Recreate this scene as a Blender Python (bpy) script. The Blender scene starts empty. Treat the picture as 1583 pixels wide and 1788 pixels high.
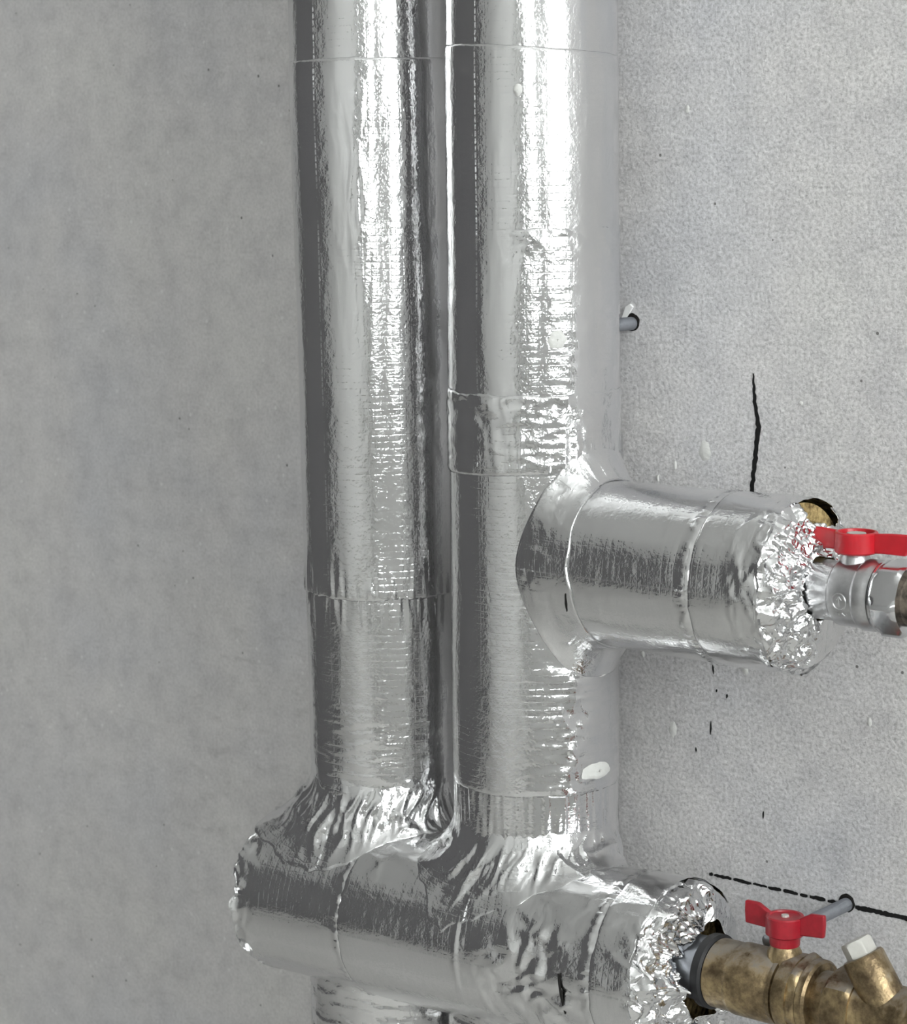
import bpy, math, random
import numpy as np
from mathutils import Matrix, Vector

# ---------------------------------------------------------------- camera, world, light, exposure
H = 1.35                                   # camera height above the floor
scene = bpy.context.scene
col = scene.collection

cam_data = bpy.data.cameras.new('camera')
cam = bpy.data.objects.new('camera', cam_data)
col.objects.link(cam)
_fpx, _yaw, _pit, _rol = 4000.49, 0.7107, 0.1452, -0.0111
fw = np.array([-math.sin(_yaw) * math.cos(_pit), math.cos(_yaw) * math.cos(_pit), -math.sin(_pit)])
rt = np.array([math.cos(_yaw), math.sin(_yaw), 0.0])
up = np.cross(rt, fw)
rt, up = (math.cos(_rol) * rt + math.sin(_rol) * up, -math.sin(_rol) * rt + math.cos(_rol) * up)
CAM = np.array([0.8848, -1.1952, H])
cam.matrix_world = Matrix(((rt[0], up[0], -fw[0], CAM[0]), (rt[1], up[1], -fw[1], CAM[1]),
                           (rt[2], up[2], -fw[2], CAM[2]), (0, 0, 0, 1)))
cam_data.sensor_fit = 'HORIZONTAL'
cam_data.sensor_width = 36.0
cam_data.lens = 36.0 * _fpx / 1583.0
cam_data.clip_start = 0.05
cam_data.dof.use_dof = True
cam_data.dof.focus_distance = 1.36
cam_data.dof.aperture_fstop = 20.0
scene.camera = cam

world = bpy.data.worlds.new('overcast_sky')
scene.world = world
world.use_nodes = True
bg = world.node_tree.nodes['Background']
bg.inputs['Color'].default_value = (1.0, 0.995, 0.985, 1)
bg.inputs['Strength'].default_value = 1.0

# room extents
RX0, RX1, RY0, RZ1 = -2.6, 1.9, -4.2, 2.7
# two windows on the right wall (x = RX1), each y0, y1, z0, z1
WIN_R = (-1.30, -0.20, 1.12, 2.55)
WIN_F = (-3.15, -2.15, 1.12, 2.55)


def portal(name, loc, rot, sx, sy):
    d = bpy.data.lights.new(name, 'AREA')
    d.shape = 'RECTANGLE'
    d.size, d.size_y = sx, sy
    d.cycles.is_portal = True
    o = bpy.data.objects.new(name, d)
    o.location = loc
    o.rotation_euler = rot
    col.objects.link(o)


portal('window_daylight', (RX1 + 0.16, (WIN_R[0] + WIN_R[1]) / 2, (WIN_R[2] + WIN_R[3]) / 2),
       (0, math.pi / 2, 0), WIN_R[3] - WIN_R[2], WIN_R[1] - WIN_R[0])
portal('window_daylight', (RX1 + 0.16, (WIN_F[0] + WIN_F[1]) / 2, (WIN_F[2] + WIN_F[3]) / 2),
       (0, math.pi / 2, 0), WIN_F[3] - WIN_F[2], WIN_F[1] - WIN_F[0])

vs = scene.view_settings
vs.view_transform = 'Standard'
vs.look = 'None'
vs.gamma = 1.0
vs.use_curve_mapping = False
vs.exposure = 3.78
scene.cycles.max_bounces = 8
scene.cycles.adaptive_threshold = 0.06
scene.cycles.diffuse_bounces = 5
scene.cycles.glossy_bounces = 5
scene.cycles.sample_clamp_indirect = 6.0
scene.cycles.caustics_reflective = True
scene.cycles.blur_glossy = 1.0
scene.cycles.caustics_refractive = False

rng = np.random.default_rng(7)
random.seed(7)


# ---------------------------------------------------------------- numpy noise
def _hash(i, j, k, seed):
    h = (i * 374761393 + j * 668265263 + k * 2147483647 + seed * 1274126177) & 0xFFFFFFFF
    h = ((h ^ (h >> 13)) * 1274126177) & 0xFFFFFFFF
    h = ((h ^ (h >> 16)) * 2246822519) & 0xFFFFFFFF
    return (h ^ (h >> 15)) & 0xFFFFFFFF


def noise(P, seed=0):
    """smooth gradient noise, about -1..1, P is (...,3)"""
    P = np.asarray(P, dtype=np.float64)
    I = np.floor(P).astype(np.int64)
    F = P - I
    U = F * F * F * (F * (F * 6 - 15) + 10)
    out = 0.0
    for a in (0, 1):
        wa = U[..., 0] if a else 1 - U[..., 0]
        for b in (0, 1):
            wb = U[..., 1] if b else 1 - U[..., 1]
            for c in (0, 1):
                wc = U[..., 2] if c else 1 - U[..., 2]
                h = _hash(I[..., 0] + a, I[..., 1] + b, I[..., 2] + c, seed)
                gx = (h & 1023) / 511.5 - 1
                gy = ((h >> 10) & 1023) / 511.5 - 1
                gz = ((h >> 20) & 1023) / 511.5 - 1
                out = out + wa * wb * wc * (gx * (F[..., 0] - a) + gy * (F[..., 1] - b) + gz * (F[..., 2] - c))
    return out * 1.25


def ridge(P, seed=0):
    """sharp crests, 0..1"""
    return np.clip(1 - np.abs(noise(P, seed)) * 2.6, 0, 1) ** 2


def crumple(P, scale, seed=0):
    """hand-crumpled foil: flat facets between straight warped creases, about -1..1"""
    r = np.random.default_rng(1000 + seed)
    P = np.asarray(P) * scale
    W = P + 1.0 * np.stack([noise(P * 0.5 + 11, seed + 1), noise(P * 0.5 + 37, seed + 2), noise(P * 0.5 + 71, seed + 3)], -1)
    W = W + 0.4 * np.stack([noise(P * 1.2 + 13, seed + 7), noise(P * 1.2 + 31, seed + 8), noise(P * 1.2 + 77, seed + 9)], -1)
    M1 = noise(P * 0.5 + 3, seed + 4)
    M2 = noise(P * 0.9 + 8, seed + 5)
    d = 0.0
    for i, f in enumerate((0.36, 0.45, 0.62, 0.8, 1.1, 1.35, 1.9, 2.4, 3.1)):
        n = r.normal(size=3)
        n /= np.linalg.norm(n)
        t = W @ n * f + r.uniform(0, 1)
        tri = 2 * np.abs(t - np.floor(t + 0.5)) - 0.5
        mask = np.clip(0.65 + 1.3 * (M1 if i % 2 else M2) * (1 if i % 3 else -1), 0.05, 1.4)
        d = d + tri * mask * 0.55 / f ** 0.85
    return d


def sstep(x, a, b):
    t = np.clip((x - a) / (b - a), 0, 1)
    return t * t * (3 - 2 * t)


def gauss(x, m, w):
    return np.exp(-((x - m) / w) ** 2)


def adiff(a, b):
    """difference of angles in degrees"""
    return (a - b + 180.0) % 360.0 - 180.0


# ---------------------------------------------------------------- materials
def new_mat(name):
    m = bpy.data.materials.new(name)
    m.use_nodes = True
    nt = m.node_tree
    return m, nt, nt.nodes['Principled BSDF']


def N(nt, typ, **kw):
    n = nt.nodes.new(typ)
    for k, v in kw.items():
        if k.startswith('in_'):
            key = k[3:]
            key = int(key) if key.isdigit() else key.replace('_', ' ')
            n.inputs[key].default_value = v
        else:
            setattr(n, k, v)
    return n


def math_n(nt, op, a, b=None, c=None):
    n = nt.nodes.new('ShaderNodeMath')
    n.operation = op
    for i, v in enumerate((a, b, c)):
        if v is None:
            continue
        if isinstance(v, (int, float)):
            n.inputs[i].default_value = v
        else:
            nt.links.new(v, n.inputs[i])
    return n.outputs[0]


def ramp(nt, fac, stops):
    r = nt.nodes.new('ShaderNodeValToRGB')
    els = r.color_ramp.elements
    while len(els) < len(stops):
        els.new(0.5)
    for e, (p, c) in zip(els, stops):
        e.position = p
        e.color = c if len(c) == 4 else (*c, 1)
    nt.links.new(fac, r.inputs['Fac'])
    return r.outputs['Color']


def make_foil():
    m, nt, b = new_mat('aluminium_foil')
    L = nt.links.new
    b.inputs['Metallic'].default_value = 1.0
    co = N(nt, 'ShaderNodeTexCoord')
    geo = N(nt, 'ShaderNodeNewGeometry')
    pos = geo.outputs['Position']
    uv = N(nt, 'ShaderNodeUVMap')
    uv.uv_map = 'uv'
    att = N(nt, 'ShaderNodeAttribute')
    att.attribute_name = 'crumple'
    cr = att.outputs['Fac']
    sep = N(nt, 'ShaderNodeSeparateXYZ')
    L(uv.outputs['UV'], sep.inputs[0])
    # scrim grid, 4 mm squares, pressed through the foil
    big = N(nt, 'ShaderNodeTexNoise', in_Scale=26.0, in_Detail=2.0)
    L(pos, big.inputs['Vector'])
    wob = N(nt, 'ShaderNodeTexNoise', in_Scale=120.0, in_Detail=1.0)
    L(pos, wob.inputs['Vector'])
    wv = math_n(nt, 'MULTIPLY', math_n(nt, 'SUBTRACT', wob.outputs['Fac'], 0.5), 0.0016)
    gl = []
    for ax in (0, 1):
        t = math_n(nt, 'DIVIDE', math_n(nt, 'ADD', sep.outputs[ax], wv), 0.0042)
        f = math_n(nt, 'ABSOLUTE', math_n(nt, 'SUBTRACT', math_n(nt, 'FRACT', t), 0.5))     # 0 at the thread
        g = math_n(nt, 'SMOOTH_MAX', math_n(nt, 'SUBTRACT', 1.0, math_n(nt, 'MULTIPLY', f, 7.0)), 0.0, 0.2)
        gl.append(g)
    grid = math_n(nt, 'MAXIMUM', math_n(nt, 'MULTIPLY', gl[0], 0.6), gl[1])
    gm = math_n(nt, 'MULTIPLY', math_n(nt, 'SUBTRACT', big.outputs['Fac'], 0.36), 3.2)
    gm = math_n(nt, 'MINIMUM', math_n(nt, 'MAXIMUM', gm, 0.05), 1.0)
    hgt = math_n(nt, 'MULTIPLY', math_n(nt, 'MULTIPLY', grid, gm), 0.00007)
    # fine crinkle everywhere
    n1 = N(nt, 'ShaderNodeTexNoise', in_Scale=520.0, in_Detail=2.0)
    L(pos, n1.inputs['Vector'])
    n2 = N(nt, 'ShaderNodeTexNoise', in_Scale=170.0, in_Detail=1.0)
    L(pos, n2.inputs['Vector'])
    hgt = math_n(nt, 'ADD', hgt, math_n(nt, 'MULTIPLY', n1.outputs['Fac'], 0.00017))
    hgt = math_n(nt, 'ADD', hgt, math_n(nt, 'MULTIPLY', n2.outputs['Fac'], 0.00020))
    # crumpled zones: small facets
    ds = N(nt, 'ShaderNodeTexNoise', in_Scale=140.0, in_Detail=2.0)
    L(pos, ds.inputs['Vector'])
    mx = N(nt, 'ShaderNodeVectorMath', operation='MULTIPLY_ADD')
    L(ds.outputs['Color'], mx.inputs[0])
    mx.inputs[1].default_value = (0.006, 0.006, 0.006)
    L(pos, mx.inputs[2])
    v1 = N(nt, 'ShaderNodeTexVoronoi', in_Scale=230.0)
    L(mx.outputs[0], v1.inputs['Vector'])
    hgt = math_n(nt, 'ADD', hgt, math_n(nt, 'MULTIPLY', math_n(nt, 'MULTIPLY', v1.outputs['Distance'], cr), 0.0006))
    bp = N(nt, 'ShaderNodeBump', in_Strength=1.0, in_Distance=1.0)
    L(hgt, bp.inputs['Height'])
    L(bp.outputs['Normal'], b.inputs['Normal'])
    # dust dulls it a little, unevenly
    dn = N(nt, 'ShaderNodeTexNoise', in_Scale=9.0, in_Detail=4.0)
    L(pos, dn.inputs['Vector'])
    rg = N(nt, 'ShaderNodeMapRange', in_1=0.3, in_2=0.7, in_3=0.09, in_4=0.17)
    L(dn.outputs['Fac'], rg.inputs[0])
    L(rg.outputs[0], b.inputs['Roughness'])
    L(ramp(nt, dn.outputs['Fac'], [(0.3, (0.80, 0.80, 0.81)), (0.75, (0.74, 0.74, 0.74))]), b.inputs['Base Color'])
    return m


def make_plaster():
    m, nt, b = new_mat('grey_cement_plaster')
    L = nt.links.new
    geo = N(nt, 'ShaderNodeNewGeometry')
    pos = geo.outputs['Position']
    sp = N(nt, 'ShaderNodeSeparateXYZ')
    L(pos, sp.inputs[0])
    # large trowel blotches
    mp = N(nt, 'ShaderNodeMapping')
    mp.inputs['Scale'].default_value = (1.0, 1.0, 1.0)
    L(pos, mp.inputs['Vector'])
    a = N(nt, 'ShaderNodeTexNoise', in_Scale=5.0, in_Detail=3.0, in_Roughness=0.55)
    L(mp.outputs[0], a.inputs['Vector'])
    c1 = ramp(nt, a.outputs['Fac'], [(0.28, (0.550, 0.550, 0.570)), (0.5, (0.606, 0.594, 0.594)), (0.72, (0.655, 0.645, 0.630))])
    # faint dark trowel streaks
    mp2 = N(nt, 'ShaderNodeMapping')
    mp2.inputs['Scale'].default_value = (42.0, 42.0, 110.0)
    mp2.inputs['Rotation'].default_value = (0, 0.15, 0)
    L(pos, mp2.inputs['Vector'])
    st = N(nt, 'ShaderNodeTexNoise', in_Scale=1.0, in_Detail=6.0, in_Roughness=0.7)
    L(mp2.outputs[0], st.inputs['Vector'])
    msk = N(nt, 'ShaderNodeTexNoise', in_Scale=4.2, in_Detail=2.0)
    L(pos, msk.inputs['Vector'])
    sv = math_n(nt, 'MULTIPLY', math_n(nt, 'MAXIMUM', math_n(nt, 'SUBTRACT', 0.47, st.outputs['Fac']), 0.0),
                math_n(nt, 'MAXIMUM', math_n(nt, 'SUBTRACT', msk.outputs['Fac'], 0.36), 0.0))
    sv = math_n(nt, 'MINIMUM', math_n(nt, 'MULTIPLY', sv, 6.5), 0.26)
    m1 = N(nt, 'ShaderNodeMix', data_type='RGBA')
    L(sv, m1.inputs['Factor'])
    L(c1, m1.inputs['A'])
    m1.inputs['B'].default_value = (0.27, 0.265, 0.265, 1)
    mo = N(nt, 'ShaderNodeTexNoise', in_Scale=38.0, in_Detail=6.0, in_Roughness=0.72)
    L(pos, mo.inputs['Vector'])
    mot = N(nt, 'ShaderNodeMix', data_type='RGBA')
    mot.blend_type = 'MULTIPLY'
    mot.inputs['Factor'].default_value = 1.0
    L(m1.outputs['Result'], mot.inputs['A'])
    L(ramp(nt, mo.outputs['Fac'], [(0.28, (0.84, 0.84, 0.85)), (0.5, (1.0, 1.0, 1.0)), (0.72, (1.10, 1.095, 1.09))]), mot.inputs['B'])
    # sand grain, coarser to the right of the pipes
    rough = N(nt, 'ShaderNodeMapRange', in_1=-0.25, in_2=0.05, in_3=0.42, in_4=1.0)
    L(sp.outputs[0], rough.inputs[0])
    g1 = N(nt, 'ShaderNodeTexNoise', in_Scale=420.0, in_Detail=3.0, in_Roughness=0.7)
    L(pos, g1.inputs['Vector'])
    g2 = N(nt, 'ShaderNodeTexNoise', in_Scale=150.0, in_Detail=2.0)
    L(pos, g2.inputs['Vector'])
    pit = N(nt, 'ShaderNodeTexVoronoi', in_Scale=95.0)
    L(pos, pit.inputs['Vector'])
    pm = N(nt, 'ShaderNodeSeparateColor')
    L(pit.outputs['Color'], pm.inputs[0])
    # only one pit cell in a dozen is a dark speck
    spk = math_n(nt, 'MULTIPLY', math_n(nt, 'GREATER_THAN', pm.outputs[0], 0.93), math_n(nt, 'LESS_THAN', pit.outputs['Distance'], 0.10))
    wsp = math_n(nt, 'MULTIPLY', math_n(nt, 'GREATER_THAN', pm.outputs[1], 0.96), math_n(nt, 'LESS_THAN', pit.outputs['Distance'], 0.13))
    gcol = ramp(nt, g1.outputs['Fac'], [(0.30, (0.64, 0.64, 0.64)), (0.5, (0.98, 0.98, 0.98)), (0.7, (1.22, 1.22, 1.22))])
    gm = N(nt, 'ShaderNodeMix', data_type='RGBA')
    gm.blend_type = 'MULTIPLY'
    L(rough.outputs[0], gm.inputs['Factor'])
    L(mot.outputs['Result'], gm.inputs['A'])
    L(gcol, gm.inputs['B'])
    m2 = N(nt, 'ShaderNodeMix', data_type='RGBA')
    L(math_n(nt, 'MULTIPLY', spk, 0.75), m2.inputs['Factor'])
    L(gm.outputs['Result'], m2.inputs['A'])
    m2.inputs['B'].default_value = (0.09, 0.085, 0.08, 1)
    m3 = N(nt, 'ShaderNodeMix', data_type='RGBA')
    L(math_n(nt, 'MULTIPLY', wsp, 0.5), m3.inputs['Factor'])
    L(m2.outputs['Result'], m3.inputs['A'])
    m3.inputs['B'].default_value = (0.78, 0.78, 0.77, 1)
    L(m3.outputs['Result'], b.inputs['Base Color'])
    b.inputs['Roughness'].default_value = 0.9
    b.inputs['Specular IOR Level'].default_value = 0.2
    hh = math_n(nt, 'ADD', math_n(nt, 'MULTIPLY', g1.outputs['Fac'], 0.0008), math_n(nt, 'MULTIPLY', g2.outputs['Fac'], 0.0007))
    hh = math_n(nt, 'MULTIPLY', hh, rough.outputs[0])
    hh = math_n(nt, 'SUBTRACT', hh, math_n(nt, 'MULTIPLY', spk, 0.0006))
    bp = N(nt, 'ShaderNodeBump', in_Strength=0.8, in_Distance=1.0)
    L(hh, bp.inputs['Height'])
    L(bp.outputs['Normal'], b.inputs['Normal'])
    return m


def simple(name, colr, rough=0.5, metal=0.0, bump=0.0, bscale=200.0, var=0.0, vscale=60.0, col2=None, spec=0.5):
    m, nt, b = new_mat(name)
    L = nt.links.new
    geo = N(nt, 'ShaderNodeNewGeometry')
    b.inputs['Roughness'].default_value = rough
    b.inputs['Metallic'].default_value = metal
    b.inputs['Specular IOR Level'].default_value = spec
    n = N(nt, 'ShaderNodeTexNoise', in_Scale=vscale, in_Detail=4.0, in_Roughness=0.65)
    L(geo.outputs['Position'], n.inputs['Vector'])
    c2 = col2 or tuple(c * (1 - var) for c in colr)
    L(ramp(nt, n.outputs['Fac'], [(0.36, c2), (0.62, colr)]), b.inputs['Base Color'])
    if bump:
        n2 = N(nt, 'ShaderNodeTexNoise', in_Scale=bscale, in_Detail=3.0)
        L(geo.outputs['Position'], n2.inputs['Vector'])
        bp = N(nt, 'ShaderNodeBump', in_Strength=1.0, in_Distance=1.0)
        L(math_n(nt, 'MULTIPLY', n2.outputs['Fac'], bump), bp.inputs['Height'])
        L(bp.outputs['Normal'], b.inputs['Normal'])
    return m


def make_brass():
    m, nt, b = new_mat('dirty_brass')
    L = nt.links.new
    geo = N(nt, 'ShaderNodeNewGeometry')
    pos = geo.outputs['Position']
    n = N(nt, 'ShaderNodeTexNoise', in_Scale=75.0, in_Detail=5.0, in_Roughness=0.7)
    L(pos, n.inputs['Vector'])
    sp = N(nt, 'ShaderNodeSeparateXYZ')
    L(geo.outputs['Normal'], sp.inputs[0])
    # site dust settled on upward faces, tarnish in blotches
    up_ = math_n(nt, 'ADD', math_n(nt, 'MULTIPLY', sp.outputs[2], 0.62), math_n(nt, 'MULTIPLY', math_n(nt, 'SUBTRACT', n.outputs['Fac'], 0.5), 1.6))
    dust = math_n(nt, 'MINIMUM', math_n(nt, 'MAXIMUM', math_n(nt, 'MULTIPLY', math_n(nt, 'SUBTRACT', up_, 0.36), 3.0), 0.0), 0.92)
    c = ramp(nt, n.outputs['Fac'], [(0.34, (0.11, 0.078, 0.045)), (0.50, (0.25, 0.185, 0.105)), (0.66, (0.46, 0.35, 0.19))])
    mx = N(nt, 'ShaderNodeMix', data_type='RGBA')
    L(dust, mx.inputs['Factor'])
    L(c, mx.inputs['A'])
    mx.inputs['B'].default_value = (0.20, 0.18, 0.155, 1)
    L(mx.outputs['Result'], b.inputs['Base Color'])
    L(math_n(nt, 'MULTIPLY', math_n(nt, 'SUBTRACT', 1.0, dust), 0.85), b.inputs['Metallic'])
    L(math_n(nt, 'ADD', 0.36, math_n(nt, 'MULTIPLY', dust, 0.45)), b.inputs['Roughness'])
    n2 = N(nt, 'ShaderNodeTexNoise', in_Scale=420.0, in_Detail=2.0)
    L(pos, n2.inputs['Vector'])
    bp = N(nt, 'ShaderNodeBump', in_Strength=1.0, in_Distance=1.0)
    L(math_n(nt, 'MULTIPLY', n2.outputs['Fac'], 0.0003), bp.inputs['Height'])
    L(bp.outputs['Normal'], b.inputs['Normal'])
    return m


def make_glass():
    m = bpy.data.materials.new('window_glass')
    m.use_nodes = True
    nt = m.node_tree
    nt.nodes.clear()
    out = N(nt, 'ShaderNodeOutputMaterial')
    tr = N(nt, 'ShaderNodeBsdfTransparent')
    tr.inputs['Color'].default_value = (0.94, 0.96, 0.96, 1)
    gl = N(nt, 'ShaderNodeBsdfGlossy')
    gl.inputs['Roughness'].default_value = 0.02
    mx = N(nt, 'ShaderNodeMixShader')
    mx.inputs[0].default_value = 0.06
    nt.links.new(tr.outputs[0], mx.inputs[1])
    nt.links.new(gl.outputs[0], mx.inputs[2])
    nt.links.new(mx.outputs[0], out.inputs[0])
    return m


FOIL = make_foil()
PLASTER = make_plaster()
BRASS = make_brass()
GLASS = make_glass()
CHROME = simple('satin_nickel', (0.60, 0.60, 0.61), 0.30, 1.0, bump=0.00012, bscale=500, var=0.2, vscale=90)
POLISHED = simple('polished_nickel', (0.72, 0.72, 0.73), 0.14, 1.0, bump=0.00003, bscale=400, var=0.08)
RED = simple('red_enamel', (0.50, 0.012, 0.022), 0.30, 0.0, bump=0.00006, bscale=260, var=0.12, vscale=120)
REDOLD = simple('dusty_red_enamel', (0.36, 0.012, 0.024), 0.36, 0.0, bump=0.0001, bscale=260, var=0.25, vscale=160)
WOOL = simple('mineral_wool', (0.48, 0.36, 0.17), 0.95, 0.0, bump=0.004, bscale=260, col2=(0.16, 0.11, 0.05), vscale=240, spec=0.05)
RUBBER = simple('black_rubber', (0.018, 0.018, 0.02), 0.55, 0.0, bump=0.0001, var=0.3)
ZINC = simple('zinc_plated_steel', (0.42, 0.44, 0.48), 0.42, 0.85, bump=0.00012, bscale=500, var=0.2)
PLUGGREY = simple('pale_plug_metal', (0.62, 0.61, 0.57), 0.45, 0.35, bump=0.0001, var=0.15)
RUST = simple('corroded_fitting', (0.20, 0.165, 0.13), 0.55, 0.5, bump=0.0008, bscale=330, col2=(0.045, 0.036, 0.03), vscale=170)
MARKER = simple('black_marker_ink', (0.012, 0.012, 0.012), 0.7, 0.0, var=0.2, spec=0.2)
DARKHOLE = simple('hole_shade', (0.020, 0.019, 0.018), 0.9, 0.0, var=0.3, spec=0.1)  # near-black colour painting the shade inside drill holes and tears
SPLASH = simple('dried_plaster', (0.66, 0.66, 0.64), 0.85, 0.0, bump=0.0006, bscale=300, var=0.1, spec=0.2)
WHITEPAINT = simple('white_ceiling_paint', (0.88, 0.88, 0.87), 0.85, var=0.03, vscale=3, spec=0.2)
CONCRETE = simple('concrete_screed', (0.66, 0.65, 0.63), 0.8, bump=0.001, bscale=60, var=0.2, vscale=4, spec=0.3)
DARKWALL = simple('darkened_wall', (0.20, 0.195, 0.20), 0.9, bump=0.003, bscale=40, var=0.3, vscale=9, spec=0.2)  # unseen left wall, coloured dark to give the foil its dark reflections
FRAME = simple('white_window_plastic', (0.78, 0.78, 0.78), 0.35, var=0.03)


# ---------------------------------------------------------------- object helpers
def empty(name, loc, label, cat, group=None):
    o = bpy.data.objects.new(name, None)
    o.empty_display_size = 0.05
    o.location = loc
    col.objects.link(o)
    o['label'] = label
    o['category'] = cat
    if group:
        o['group'] = group
    return o


def mesh_obj(name, V, F, mat, parent=None, smooth=True, uv=None, crum=None, label=None):
    """V (n,3) world positions, F list/array of faces; parent is an Empty or mesh without rotation"""
    V = np.asarray(V, dtype=np.float64).reshape(-1, 3)
    origin = np.zeros(3)
    p = parent
    while p is not None:
        origin += np.array(p.location)
        p = p.parent
    me = bpy.data.meshes.new(name)
    F = [tuple(int(i) for i in f) for f in F] if not isinstance(F, np.ndarray) else F
    if isinstance(F, np.ndarray):
        nf, k = F.shape
        me.vertices.add(len(V))
        me.vertices.foreach_set('co', (V - origin).astype(np.float32).ravel())
        me.loops.add(nf * k)
        me.loops.foreach_set('vertex_index', F.astype(np.int32).ravel())
        me.polygons.add(nf)
        me.polygons.foreach_set('loop_start', np.arange(0, nf * k, k, dtype=np.int32))
        me.polygons.foreach_set('loop_total', np.full(nf, k, dtype=np.int32))
        me.update(calc_edges=True)
    else:
        me.from_pydata([tuple(v) for v in (V - origin)], [], F)
    if smooth is True:
        me.polygons.foreach_set('use_smooth', np.ones(len(me.polygons), dtype=bool))
    if uv is not None:
        lay = me.uv_layers.new(name='uv')
        li = np.empty(len(me.loops), dtype=np.int32)
        me.loops.foreach_get('vertex_index', li)
        lay.data.foreach_set('uv', np.asarray(uv, dtype=np.float32)[li].ravel())
    if crum is not None:
        at = me.attributes.new('crumple', 'FLOAT', 'POINT')
        at.data.foreach_set('value', np.asarray(crum, dtype=np.float32).ravel())
    me.validate()
    me.update()
    if mat:
        me.materials.append(mat)
    o = bpy.data.objects.new(name, me)
    col.objects.link(o)
    if smooth == 'auto':
        me.polygons.foreach_set('use_smooth', np.ones(len(me.polygons), dtype=bool))
        me.set_sharp_from_angle(angle=math.radians(32))
    o.parent = parent
    if label:
        o['label'] = label
    return o


def grid_faces(ns, nt, closed):
    """quads of an ns x nt vertex grid (index i*nt + j)"""
    i = np.arange(ns - 1)[:, None]
    j = np.arange(nt if closed else nt - 1)[None, :]
    j2 = (j + 1) % nt
    return np.stack([i * nt + j + 0 * i, i * nt + j2, (i + 1) * nt + j2, (i + 1) * nt + j], -1).reshape(-1, 4)


def frame(axis, e1):
    axis = np.array(axis, float)
    axis /= np.linalg.norm(axis)
    e1 = np.array(e1, float)
    e1 -= axis * (e1 @ axis)
    e1 /= np.linalg.norm(e1)
    return axis, e1


class Axis:
    """a straight pipe axis; theta 0 points along e1 (towards the room), 90 degrees along e2"""
    def __init__(self, A, d, e1, e2hint):
        self.A = np.array(A, float)
        self.d, self.e1 = frame(d, e1)
        e2 = np.cross(self.d, self.e1)
        self.e2 = e2 if e2 @ np.array(e2hint, float) > 0 else -e2
        self.flip = np.cross(self.e1, self.e2) @ self.d < 0

    def o(self, th):
        return np.cos(th)[..., None] * self.e1 + np.sin(th)[..., None] * self.e2

    def p(self, s, th, r):
        return self.A + s[..., None] * self.d + self.o(th) * r[..., None]


def orient(F, flip):
    return F[:, ::-1] if flip else F


def foil_tube(name, parent, ax, R, s0, s1, disp, res=0.0013, nt=270, crum=None, lip=(True, True), lipd=0.0028, label=None, rs=None):
    """foil sleeve between s0(theta) and s1(theta); disp(s, thdeg, P) -> radial offset; folded-in lips at the ends"""
    th = np.linspace(0, 2 * math.pi, nt, endpoint=False)
    thd = np.degrees(th)
    a = s0(thd) if callable(s0) else np.full(nt, float(s0))
    b = s1(thd) if callable(s1) else np.full(nt, float(s1))
    ns = max(3, int(abs(np.mean(b - a)) / (rs or res)))
    k = np.linspace(0, 1, ns)[:, None]
    S = a[None, :] + (b - a)[None, :] * k
    T = np.broadcast_to(th, S.shape)
    TD = np.degrees(T)
    P0 = ax.p(S, T, np.full(S.shape, R))
    D = disp(S, TD, P0) if disp else np.zeros(S.shape)
    rad = R + D
    # rounded lips at both cut edges
    e0 = np.abs(S - a[None, :])
    e1 = np.abs(b[None, :] - S)
    if lip[0]:
        rad = rad - 0.0005 * np.exp(-(e0 / 0.0010))
    if lip[1]:
        rad = rad - 0.0005 * np.exp(-(e1 / 0.0010))
    Cm = crum(S, TD, P0) if crum else np.zeros(S.shape)
    rows_S, rows_r, rows_c = [S], [rad], [Cm]
    if lip[0]:
        rows_S.insert(0, S[:1] + 0.0005 * np.sign(b - a)[None, :] * 0 + 0)
        rows_r.insert(0, rad[:1] - lipd)
        rows_c.insert(0, Cm[:1])
    if lip[1]:
        rows_S.append(S[-1:])
        rows_r.append(rad[-1:] - lipd)
        rows_c.append(Cm[-1:])
    S = np.concatenate(rows_S)
    rad = np.concatenate(rows_r)
    Cm = np.concatenate(rows_c)
    T = np.broadcast_to(th, S.shape)
    V = ax.p(S, T, rad).reshape(-1, 3)
    uv = np.stack([(T * R), S], -1).reshape(-1, 2)
    F = orient(grid_faces(S.shape[0], nt, True), not ax.flip)
    return mesh_obj(name, V, F, FOIL, parent, True, uv, Cm.ravel(), label)


def lathe(name, parent, ax, prof, mat, seg=48, smooth='auto', poly=None, rot=0.0, label=None, offset=None):
    """profile [(s, r)...] turned about ax; closed with discs at both ends; poly=6 gives a hexagon"""
    n = poly or seg
    th = np.linspace(0, 2 * math.pi, n, endpoint=False) + rot
    V = []
    for s, r in prof:
        rr = r / math.cos(math.pi / n) if poly else r
        V.append(ax.p(np.full(n, float(s)), th, np.full(n, float(rr))))
    V = np.concatenate(V)
    if offset is not None:
        V = V + np.array(offset)
    F = orient(grid_faces(len(prof), n, True), not ax.flip).tolist()
    c0, c1 = list(range(n)), list(range((len(prof) - 1) * n, len(prof) * n))
    F.append(c0 if not ax.flip else c0[::-1])
    F.append(c1[::-1] if not ax.flip else c1)
    return mesh_obj(name, V, F, mat, parent, smooth, None, None, label)


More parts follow.
